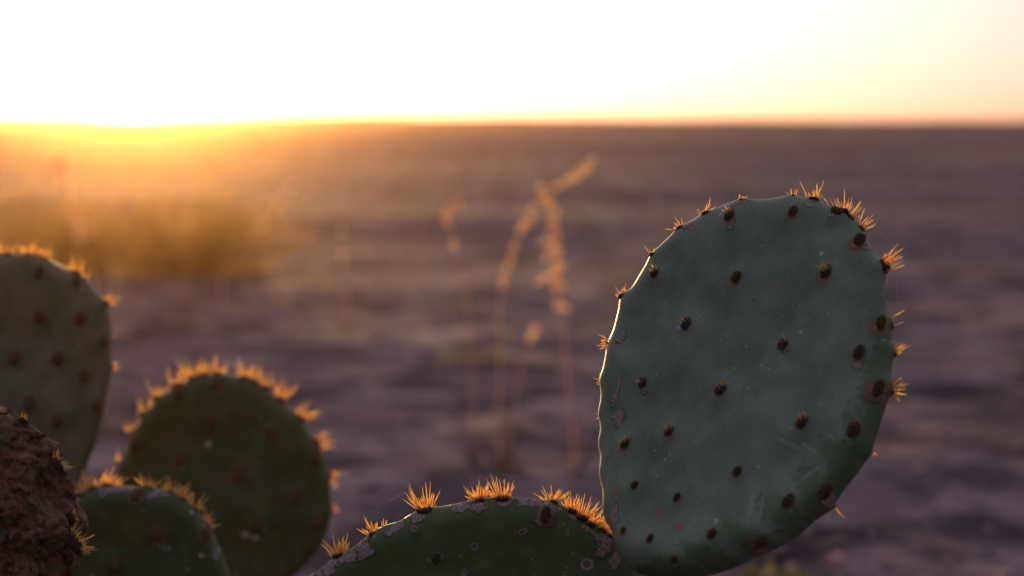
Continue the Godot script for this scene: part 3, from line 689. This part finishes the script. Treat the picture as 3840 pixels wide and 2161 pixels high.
# a brown woolly cushion with a rough skin, standing on the xz plane of its own axes (y is up out of the pad)
func areole_mesh(seed_: int) -> ArrayMesh:
	var v := PackedVector3Array()
	var idx := PackedInt32Array()
	var seg := 14
	var rings := 7
	for i in rings + 1:
		var p := PI * 0.62 * i / rings
		for k in seg:
			var t := TAU * k / seg
			var q := Vector3(sin(p) * cos(t), cos(p), sin(p) * sin(t))
			var r := 1.0 + 0.16 * n1.get_noise_3dv(q * 1.6 + Vector3.ONE * seed_ * 3.1) + 0.10 * n3.get_noise_3dv(q * 4.0 + Vector3.ONE * seed_)
			var dent := 1.0 - 0.28 * exp(-pow(p / 0.42, 2.0))
			v.append(Vector3(q.x * r, q.y * r * dent, q.z * r))
	for i in rings:
		for k in seg:
			var a := i * seg + k
			var b := i * seg + (k + 1) % seg
			idx.append_array(PackedInt32Array([a, b, a + seg, b, b + seg, a + seg]))
	return smooth_mesh(v, idx)

func bristles(radius: float, count: int, length: float, thin: float) -> ArrayMesh:
	var v := PackedVector3Array()
	var nr := PackedVector3Array()
	var idx := PackedInt32Array()
	var col := PackedColorArray()
	for k in count:
		var t := rng.randf() * TAU
		var p := acos(1.0 - rng.randf() * 0.95)
		var q := Vector3(sin(p) * cos(t), cos(p) * 0.75, sin(p) * sin(t) * 1.35) * radius
		var dir := (q.normalized() + Vector3(rng.randf_range(-0.4, 0.4), 0.5, rng.randf_range(-0.4, 0.4) - 0.3)).normalized()
		needle(v, nr, idx, q * 0.9, dir, length * rng.randf_range(0.5, 1.1), thin, Vector3.ZERO, col)
	return raw_mesh(v, nr, idx)

var cushions := []
var bristle_sets := []

func build_pad(d: Dictionary, plant: Node3D, detail: int, green: Vector3, bloom: Vector3, share: float, label: String, spine := 1.0) -> MeshInstance3D:
	var s := shape_of(d)
	var span := 0.0
	for r in s.radius: span = maxf(span, r)
	span *= 2.04
	var m := skin(d, s, [0, 160, 288, 832][detail], span, green, bloom, share)
	var o := part("pad", pad_mesh(s, [0, 90, 180, 320][detail], [0, 18, 32, 64][detail], span), m, plant)
	o.transform = Transform3D(Basis(d.u, d.v, d.n), d.at - plant.position)
	if label: tag(o, label)
	for t in d.tufts:
		var base := Vector2(t[0], t[1])
		var q := base - s.centre
		var ang := atan2(q.y, q.x)
		var rim := s.centre + q.normalized() * s.reach(ang) * (0.86 + 0.135 * pow(maxf(0.05, 1.0 - pow(t[7] / s.thick / lerpf(1.12, 0.66, clampf((base.y - s.low) / (s.high - s.low), 0.0, 1.0)), 2.0)), 1.0 / 2.4))
		var out := Vector3(t[2], t[3], 0.0)
		var along := Vector3(-t[3], t[2], 0.0)
		var wide := clampf(t[4] * 0.26, 0.0016, 0.0048)
		var at := Vector3(rim.x, rim.y, t[7] + s.mid(rim))
		var c := part("areole", cushions[rng.randi() % cushions.size()], felt_mat if detail == 3 else pale_felt_mat, o)
		c.transform = Transform3D(Basis(along * wide * 1.15, out * wide * 0.62, out.cross(along).normalized() * wide * -0.95), at - out * 0.0006)
		var sp := part("spine_cluster", spine_tuft(int(t[5] * (1.3 if spine < 1.1 else 0.85)), t[4] * (1.08 if spine < 1.1 else 1.12), t[6], wide, 0.00033 * spine, out, along), spine_mat, o)
		sp.position = at
		sp.set_meta("kind", "stuff")
	for a in d.areoles:
		var p := Vector2(a[0], a[1])
		var h := 0.0004
		var z := s.front(p)
		var nrm := Vector3((s.front(p - Vector2(h, 0)) - s.front(p + Vector2(h, 0))) / (2 * h), (s.front(p - Vector2(0, h)) - s.front(p + Vector2(0, h))) / (2 * h), 1.0)
		if Vector2(nrm.x, nrm.y).length() > 2.5: nrm = Vector3(nrm.x, nrm.y, Vector2(nrm.x, nrm.y).length() / 2.5)
		nrm = nrm.normalized()
		var lean: float = a[3]
		var up := Vector3(sin(lean), cos(lean), 0.0)
		up = (up - nrm * up.dot(nrm)).normalized()
		var sd := up.cross(nrm).normalized()
		var rad: float = a[2]
		var c := part("areole", cushions[rng.randi() % cushions.size()], felt_mat if detail == 3 else pale_felt_mat, o)
		c.transform = Transform3D(Basis(sd * rad * 0.74, nrm * rad * 0.72, up * rad * -1.12), Vector3(p.x, p.y, z))
		if detail == 3:
			var bs := part("bristle_tuft", bristle_sets[rng.randi() % bristle_sets.size()], bristle_mat, o)
			bs.transform = Transform3D(Basis(sd * rad * 0.80, nrm * rad * 0.75, up * -rad * 0.86), Vector3(p.x, p.y, z))
			bs.set_meta("kind", "stuff")
		if a[4] > 0:
			var out := (nrm * 0.75 - sd * 0.2 + up * 0.7 - Vector3(0.55, 0, 0)).normalized()
			var sp := part("spine_cluster", spine_tuft(int(a[4]) * 2, rad * 1.9, 34.0, rad * 0.5, 0.0003, out, out.cross(nrm).normalized()), spine_mat, o)
			sp.position = Vector3(p.x, p.y, z) + nrm * rad * 0.45 + up * rad * 0.3
			sp.set_meta("kind", "stuff")
	return o

func plant_root(called: String, label: String, at: Vector3, group := "") -> Node3D:
	var o := Node3D.new()
	o.name = numbered(called)
	add_child(o)
	o.position = at
	tag(o, label, "cactus", group)
	return o

func build_cacti():
	build_materials()
	for k in 6: cushions.append(areole_mesh(k))
	for k in 4: bristle_sets.append(bristles(1.0, 90, 0.55, 0.035))
	var right := plant_root("prickly_pear_cactus", "sharp prickly pear with large upright blue-green pad growing from a darker pad", Vector3(BASE_PAD.at.x, 0, BASE_PAD.at.z), "prickly pear clumps on the rock")
	build_pad(BASE_PAD, right, 1, Vector3(0.08, 0.10, 0.04), Vector3(0.10, 0.13, 0.07), 0.3, "")
	build_pad(FRONT_PAD, right, 3, Vector3(0.062, 0.086, 0.026), Vector3(0.085, 0.112, 0.048), 0.32, "dark olive-green pad with grey corky scabs along its spiny upper rim")
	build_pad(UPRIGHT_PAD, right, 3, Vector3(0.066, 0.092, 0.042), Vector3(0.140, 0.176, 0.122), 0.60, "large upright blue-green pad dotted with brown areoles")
	var left := plant_root("prickly_pear_cactus", "blurred prickly pear with tall, round and low pads beside the brown trunk", Vector3(LEFT_BASE_PAD.at.x, 0, LEFT_BASE_PAD.at.z), "prickly pear clumps on the rock")
	build_pad(LEFT_BASE_PAD, left, 1, Vector3(0.08, 0.10, 0.04), Vector3(0.10, 0.13, 0.07), 0.3, "")
	build_pad(ROUND_BASE_PAD, left, 1, Vector3(0.08, 0.10, 0.04), Vector3(0.10, 0.13, 0.07), 0.3, "")
	build_pad(LOW_PAD, left, 2, Vector3(0.060, 0.078, 0.026), Vector3(0.080, 0.098, 0.045), 0.35, "low green pad with a scabby rim beside the brown trunk", 1.2)
	build_pad(ROUND_PAD, left, 2, Vector3(0.072, 0.074, 0.024), Vector3(0.098, 0.098, 0.042), 0.4, "round pad fringed with glowing orange spine tufts", 1.35)
	build_pad(TALL_PAD, left, 2, Vector3(0.10, 0.095, 0.038), Vector3(0.165, 0.150, 0.085), 0.5, "tall pad cut by the left edge of the picture", 1.35)

# ------------------------------------------------------------------ old woody stem
func build_trunk():
	var o := Node3D.new()
	o.name = numbered("woody_cactus_trunk")
	add_child(o)
	o.position = TRUNK_AT
	tag(o, "rough brown corky old cactus trunk cut by the lower left corner", "cactus trunk")
	var pr: Array = TRUNK_PROFILE
	var top: float = pr[0].x + 0.004
	var v := PackedVector3Array()
	var idx := PackedInt32Array()
	var seg := 220
	var rows := 300
	for i in rows + 1:
		var y := lerpf(top, -0.02, pow(float(i) / rows, 1.25))
		var r := 0.0
		for k in pr.size() - 1:
			if y <= pr[k].x and y >= pr[k + 1].x:
				r = lerpf(pr[k].y, pr[k + 1].y, (pr[k].x - y) / (pr[k].x - pr[k + 1].x))
		if y > pr[0].x: r = pr[0].y * sqrt(maxf(0.0, (top - y) / 0.004))
		if y < pr[-1].x: r = pr[-1].y
		for k in seg:
			var t := TAU * k / seg
			var dir := Vector3(cos(t), 0, sin(t) * 0.72)
			var p := dir * r + Vector3(0, y, 0)
			var q := p * 42.0
			var ridge := 1.0 - absf(n2.get_noise_3d(q.x * 0.8, q.y * 0.55, q.z * 0.8)) * 2.0
			var lump := n1.get_noise_3d(q.x * 0.5, q.y * 0.5, q.z * 0.5)
			var crack := n3.get_noise_3d(q.x * 2.4, q.y * 1.5, q.z * 2.4)
			var w := minf(1.0, r / 0.02)
			v.append(p + dir.normalized() * (lump * 0.007 - 0.006 + ridge * 0.003 + crack * 0.0012 + smoothstep(-1.0, -0.72, plates.get_noise_3d(q.x * 1.3 + crack * 0.3, q.y * 0.9 + lump * 0.4, q.z * 1.3)) * 0.0050) * w + Vector3(0, lump * 0.002 + crack * 0.0008, 0))
	for i in rows:
		for k in seg:
			var a := i * seg + k
			var b := i * seg + (k + 1) % seg
			idx.append_array(PackedInt32Array([a, b, a + seg, b, b + seg, a + seg]))
	var s := 512
	var f1 := seamless(s, 71, 0.018, 4)
	var f2 := seamless(s, 72, 0.06, 4)
	var cd := PackedByteArray()
	var hd := PackedByteArray()
	cd.resize(s * s * 3)
	hd.resize(s * s)
	for i in s * s:
		var a := f1[i]
		var b := f2[i]
		var c := Vector3(0.058, 0.018, 0.007).lerp(Vector3(0.125, 0.042, 0.015), smoothstep(0.3, 0.75, b))
		c = c.lerp(Vector3(0.165, 0.095, 0.055), smoothstep(0.58, 0.63, a * 0.7 + b * 0.3) * 0.8)   # grey flaking cork
		c = c.lerp(Vector3(0.035, 0.018, 0.012), smoothstep(0.46, 0.34, b) * 0.9)
		c = c.lerp(Vector3(0.075, 0.080, 0.030), smoothstep(0.40, 0.34, a) * 0.75)                      # green showing through
		cd[i * 3] = byte(lin2s(c.x))
		cd[i * 3 + 1] = byte(lin2s(c.y))
		cd[i * 3 + 2] = byte(lin2s(c.z))
		hd[i] = byte(a * 0.45 + b * 0.55)
	var m := mat(Color(1, 1, 1), 0.9, 0.35)
	m.albedo_texture = ImageTexture.create_from_image(Image.create_from_data(s, s, false, Image.FORMAT_RGB8, cd))
	m.heightmap_enabled = true
	m.heightmap_texture = ImageTexture.create_from_image(Image.create_from_data(s, s, false, Image.FORMAT_L8, hd))
	m.heightmap_scale = 0.5
	m.uv1_triplanar = true
	m.uv1_scale = Vector3(5, 5, 5)
	part("bark", smooth_mesh(v, idx), m, o)
	var k := 0
	for t in TRUNK_TUFTS:
		var dir: Vector3 = t[1]
		var l := dir.length()
		var out := dir.normalized()
		var wide: float = [0.0055, 0.003, 0.002, 0.004, 0.003][k]
		var along := out.cross(Vector3(0, 0, 1)).normalized()
		var at: Vector3 = t[0] - o.position + Vector3(0, 0, 0.004)
		var c := part("areole", cushions[k % cushions.size()], felt_mat, o)
		c.transform = Transform3D(Basis(along * wide * 1.5, out * wide * 0.9, out.cross(along).normalized() * -wide), at - out * 0.0015)
		var sp := part("spine_cluster", spine_tuft([90, 8, 14, 40, 20][k], maxf(l, 0.004) * [1.7, 1.2, 1.2, 1.2, 1.2][k], [75.0, 30.0, 45.0, 70.0, 60.0][k], wide, 0.0003, out, along), spine_mat, o)
		sp.position = at
		sp.set_meta("kind", "stuff")
		k += 1

# ------------------------------------------------------------------ grasses and herbs
func tube(v: PackedVector3Array, nr: PackedVector3Array, idx: PackedInt32Array, pts: PackedVector3Array, r0: float, r1: float):
	var first := v.size()
	for i in pts.size():
		var dir := (pts[mini(i + 1, pts.size() - 1)] - pts[maxi(i - 1, 0)]).normalized()
		var side := dir.cross(Vector3(0.2, 0.1, 0.97)).normalized()
		var up := dir.cross(side)
		var r := lerpf(r0, r1, float(i) / (pts.size() - 1))
		for k in 6:
			var o := side * cos(TAU * k / 6.0) + up * sin(TAU * k / 6.0)
			v.append(pts[i] + o * r)
			nr.append(o)
	for i in pts.size() - 1:
		for k in 6:
			var a := first + i * 6 + k
			var b := first + i * 6 + (k + 1) % 6
			idx.append_array(PackedInt32Array([a, a + 6, b, b, a + 6, b + 6]))

# a plump pointed husk
func husk(v: PackedVector3Array, nr: PackedVector3Array, idx: PackedInt32Array, p: Vector3, dir: Vector3, length: float, rad: float):
	var side := dir.cross(Vector3(0.31, 0.77, 0.55)).normalized()
	var up := dir.cross(side)
	var first := v.size()
	for g in [[0.0, 0.25], [0.3, 1.0], [0.65, 0.75], [1.0, 0.05]]:
		for k in 5:
			var o := side * cos(TAU * k / 5.0) + up * sin(TAU * k / 5.0)
			v.append(p + dir * length * g[0] + o * rad * g[1])
			nr.append(o)
	for i in 3:
		for k in 5:
			var a := first + i * 5 + k
			var b := first + i * 5 + (k + 1) % 5
			idx.append_array(PackedInt32Array([a, a + 5, b, b, a + 5, b + 5]))

func curve_of(pts: Array, origin: Vector3, per := 8) -> PackedVector3Array:
	var out := PackedVector3Array()
	var n := pts.size()
	for i in n - 1:
		for k in per:
			var p: Vector3 = pts[i]
			out.append(p.cubic_interpolate(pts[i + 1], pts[maxi(i - 1, 0)], pts[mini(i + 2, n - 1)], float(k) / per) - origin)
	out.append(pts[n - 1] - origin)
	return out

func blade(v: PackedVector3Array, nr: PackedVector3Array, idx: PackedInt32Array, p: Vector3, dir: Vector3, droop: float, length: float, width: float):
	var side := dir.cross(Vector3.UP)
	side = Vector3(1, 0, 0) if side.length() < 0.05 else side.normalized()
	side = side.rotated(dir, rng.randf() * TAU)
	var first := v.size()
	for i in 5:
		var k := i / 4.0
		var c := p + dir * length * k + Vector3(0, -droop * length * k * k, 0)
		var w := width * (1.0 - k * 0.92) * (0.6 + 0.8 * minf(k * 3.0, 0.5))
		var fold := dir.cross(side).normalized() * w * 0.45
		v.append(c + side * w)
		v.append(c - fold)
		v.append(c - side * w)
		for q in [0.5, 0.0, -0.5]: nr.append((dir.cross(side).normalized() + side * q).normalized())
	for i in 4:
		var a := first + i * 3
		for s in 2:
			idx.append_array(PackedInt32Array([a + s, a + s + 3, a + s + 1, a + s + 1, a + s + 3, a + s + 4]))

func grass_stalk(pts: Array, label: String, head_from: float, husk_len: float, per_step: int, stem_r: float, m_stem: Material, m_head: Material, m_leaf: Material, side_heads := 0):
	var base: Vector3 = pts[0]
	base.y = ground_height(base.x, base.z)
	var all := [base - Vector3(0, 0.01, 0)]
	all.append_array(pts if pts[0].y > base.y + 0.02 else pts.slice(1))
	var o := Node3D.new()
	o.name = numbered("dry_grass_stalk")
	add_child(o)
	o.position = base
	tag(o, label, "grass", "dry grass stalks behind the cacti")
	var c := curve_of(all, base)
	var v := PackedVector3Array()
	var nr := PackedVector3Array()
	var idx := PackedInt32Array()
	tube(v, nr, idx, c, stem_r, stem_r * 0.35)
	part("stem", raw_mesh(v, nr, idx), m_stem, o)
	v = PackedVector3Array()
	nr = PackedVector3Array()
	idx = PackedInt32Array()
	for i in range(int(c.size() * head_from), c.size()):
		if n1.get_noise_2d(i * 0.31, husk_len * 900.0) < -0.12: continue   # husks sit in bunches along the stalk
		var dir := (c[mini(i + 1, c.size() - 1)] - c[i - 1]).normalized()
		for k in per_step:
			var off := Vector3(rng.randf_range(-1, 1), rng.randf_range(-1, 1), rng.randf_range(-1, 1)).normalized()
			husk(v, nr, idx, c[i] + off * stem_r, (dir + off * 0.55).normalized(), husk_len * rng.randf_range(0.7, 1.25), husk_len * 0.2)
	for k in side_heads:
		var i := rng.randi_range(int(c.size() * head_from), c.size() - 3)
		var off := Vector3(rng.randf_range(-1, 0.6), rng.randf_range(-0.5, 0.4), rng.randf_range(-1, 1)).normalized()
		var p := c[i]
		for j in 4:
			p += off * husk_len * 0.45 + Vector3(0, -0.0012 * j, 0)
			husk(v, nr, idx, p, (off + Vector3(rng.randf_range(-0.6, 0.6), rng.randf_range(-0.6, 0.6), 0)).normalized(), husk_len, husk_len * 0.17)
	part("seed_head", raw_mesh(v, nr, idx), m_head, o).set_meta("kind", "stuff")
	v = PackedVector3Array()
	nr = PackedVector3Array()
	idx = PackedInt32Array()
	for k in 9:
		var t := rng.randf() * TAU
		blade(v, nr, idx, Vector3.ZERO, Vector3(cos(t) * 0.45, 1.0, sin(t) * 0.45).normalized(), 0.5, rng.randf_range(0.08, 0.2), 0.0028)
	part("leaf", raw_mesh(v, nr, idx), m_leaf, o).set_meta("kind", "stuff")

func clump(called: String, label: String, category: String, at: Vector3, count: int, height: float, width: float, blade_w: float, lean: float, m: Material, group := ""):
	var o := Node3D.new()
	o.name = numbered(called)
	add_child(o)
	at.y = ground_height(at.x, at.z)
	o.position = at
	tag(o, label, category, group)
	var v := PackedVector3Array()
	var nr := PackedVector3Array()
	var idx := PackedInt32Array()
	for k in count:
		var t := rng.randf() * TAU
		var q := sqrt(rng.randf()) * width
		var p := Vector3(cos(t) * q, -0.005, sin(t) * q)
		var a := rng.randf() * TAU
		var l := rng.randf() * lean
		blade(v, nr, idx, p, (Vector3(cos(a) * l, 1.0, sin(a) * l) + p * 0.8).normalized(), rng.randf_range(0.05, 0.5), height * rng.randf_range(0.45, 1.1) * (1.0 - 0.35 * q / width), blade_w * rng.randf_range(0.6, 1.3))
	part("blade", raw_mesh(v, nr, idx), m, o).set_meta("kind", "stuff")

func shrub(label: String, at: Vector3, height: float, width: float, leaves: int, m_leaf: Material, m_twig: Material):
	var o := Node3D.new()
	o.name = numbered("low_shrub")
	add_child(o)
	at.y = ground_height(at.x, at.z)
	o.position = at
	tag(o, label, "shrub", "low shrubs on the rock")
	var v := PackedVector3Array()
	var nr := PackedVector3Array()
	var idx := PackedInt32Array()
	var lv := PackedVector3Array()
	var ln := PackedVector3Array()
	var li := PackedInt32Array()
	for k in 90:
		var a := rng.randf() * TAU
		var l := sqrt(rng.randf())
		var tip := Vector3(cos(a) * width * l, height * sqrt(maxf(0.06, 1.0 - l * l * 0.85)) * rng.randf_range(0.7, 1.1), sin(a) * width * 0.7 * l)
		var foot := Vector3(tip.x * 0.55, -0.01, tip.z * 0.55)
		var bend := Vector3(tip.x * 0.7, tip.y * 0.55, tip.z * 0.7)
		var c := curve_of([foot, bend, tip], Vector3.ZERO, 6)
		tube(v, nr, idx, c, 0.004, 0.001)
		for j in leaves / 90:
			var p := c[rng.randi_range(2, c.size() - 1)] + Vector3(rng.randf_range(-1, 1), rng.randf_range(-0.8, 1), rng.randf_range(-1, 1)) * 0.075
			blade(lv, ln, li, p, Vector3(rng.randf_range(-1, 1), rng.randf_range(-0.3, 1.2), rng.randf_range(-1, 1)).normalized(), 0.2, rng.randf_range(0.018, 0.036), 0.0045)
	part("branch", raw_mesh(v, nr, idx), m_twig, o)
	part("foliage", raw_mesh(lv, ln, li), m_leaf, o).set_meta("kind", "stuff")

func build_grass():
	var straw := mat(Color(0.50, 0.34, 0.22), 0.7)
	straw.backlight_enabled = true
	straw.backlight = Color(0.9, 0.7, 0.5)
	var husks := mat(Color(0.86, 0.66, 0.46), 0.7)
	husks.backlight_enabled = true
	husks.backlight = Color(1.22, 1.12, 0.95)
	var green := mat(Color(0.10, 0.12, 0.035), 0.65)
	green.backlight_enabled = true
	green.backlight = Color(0.28, 0.26, 0.06)
	var olive := mat(Color(0.085, 0.075, 0.03), 0.7)
	olive.backlight_enabled = true
	olive.backlight = Color(0.84, 0.66, 0.24)
	var withered := mat(Color(0.16, 0.10, 0.065), 0.8)
	var twig := mat(Color(0.07, 0.045, 0.03), 0.9)
	grass_stalk(STALK_A, "tall dry stalk arching over to the right, with the highest tip of the centre weeds", 0.40, 0.014, 3, 0.0019, straw, husks, withered)
	grass_stalk(STALK_B, "dry stalk with thick clustered seed heads, next to the arching one", 0.42, 0.016, 3, 0.0019, straw, husks, withered, 7)
	grass_stalk(STALK_C, "thin dry stalk standing alone left of the arching pair", 0.62, 0.013, 3, 0.0015, straw, husks, withered)
	grass_stalk(STALK_D, "shortest dry stalk between the two clustered ones", 0.74, 0.013, 3, 0.0015, straw, husks, withered)
	grass_stalk(STALK_E, "glowing orange stalk above the tall pad at far left", 0.35, 0.030, 4, 0.004, straw, husks, withered, 3)
	grass_stalk(STALK_F, "dry stalk leaning right in front of the shrub", 0.45, 0.026, 4, 0.004, straw, husks, withered)
	grass_stalk(STALK_G, "small faint dry stalk right of the shrub", 0.55, 0.011, 2, 0.0015, straw, husks, withered)
	shrub("low shrub glowing amber beneath the setting sun, right of the tall pad", Vector3(-1.485, 0, -6.620), 0.36, 0.62, 6900, olive, twig)
	shrub("low shrub behind the top of the tall pad at the left edge", Vector3(-2.109, 0, -6.620), 0.32, 0.6, 5000, olive, twig)
	clump("grass_tuft", "dry grass tuft at the foot of the arching stalks", "grass", Vector3(-0.019, 0, -2.776), 60, 0.10, 0.05, 0.0022, 0.5, withered)
	clump("green_herb", "small green herb on the ground under the upright pad", "herb", Vector3(0.376, 0, -2.128), 150, 0.055, 0.06, 0.0055, 0.9, green)
	# a pale dry flower head near the herb
	var o := Node3D.new()
	o.name = "dry_flower"
	add_child(o)
	var at := Vector3(0.459, 0, -2.112)
	at.y = ground_height(at.x, at.z)
	o.position = at
	tag(o, "pale pink dry flower head at the bottom edge beside the green herb", "flower")
	var v := PackedVector3Array()
	var nr := PackedVector3Array()
	var idx := PackedInt32Array()
	tube(v, nr, idx, curve_of([Vector3(0, -0.01, 0), Vector3(0.003, 0.016, 0), Vector3(0.002, 0.034, 0)], Vector3.ZERO), 0.0012, 0.0008)
	part("stem", raw_mesh(v, nr, idx), straw, o)
	v = PackedVector3Array()
	nr = PackedVector3Array()
	idx = PackedInt32Array()
	for k in 34:
		var off := Vector3(rng.randf_range(-0.6, 0.6), rng.randf_range(0.2, 1.0), rng.randf_range(-0.6, 0.6)).normalized()
		husk(v, nr, idx, Vector3(0.002, 0.032, 0), off, rng.randf_range(0.014, 0.024), 0.004)
	part("seed_head", raw_mesh(v, nr, idx), mat(Color(0.55, 0.36, 0.32), 0.8), o)

# ------------------------------------------------------------------ spider silk
func build_silk():
	var m := mat(Color(0.75, 0.65, 0.6), 0.4)
	m.backlight_enabled = true
	m.backlight = Color(0.8, 0.7, 0.6)
	var k := 0
	for s in SILK:
		var o := MeshInstance3D.new()
		o.name = numbered("silk_thread")
		var a: Vector3 = s[0]
		var b: Vector3 = s[1]
		var v := PackedVector3Array()
		var nr := PackedVector3Array()
		var idx := PackedInt32Array()
		tube(v, nr, idx, curve_of([a, (a + b) / 2.0 + Vector3(0, -0.03 * a.distance_to(b), 0), b], a), 0.00004, 0.00004)
		o.mesh = raw_mesh(v, nr, idx)
		o.material_override = m
		add_child(o)
		o.position = a
		tag(o, SILK_LABELS[k], "silk thread", "spider silk between spines")
		k += 1
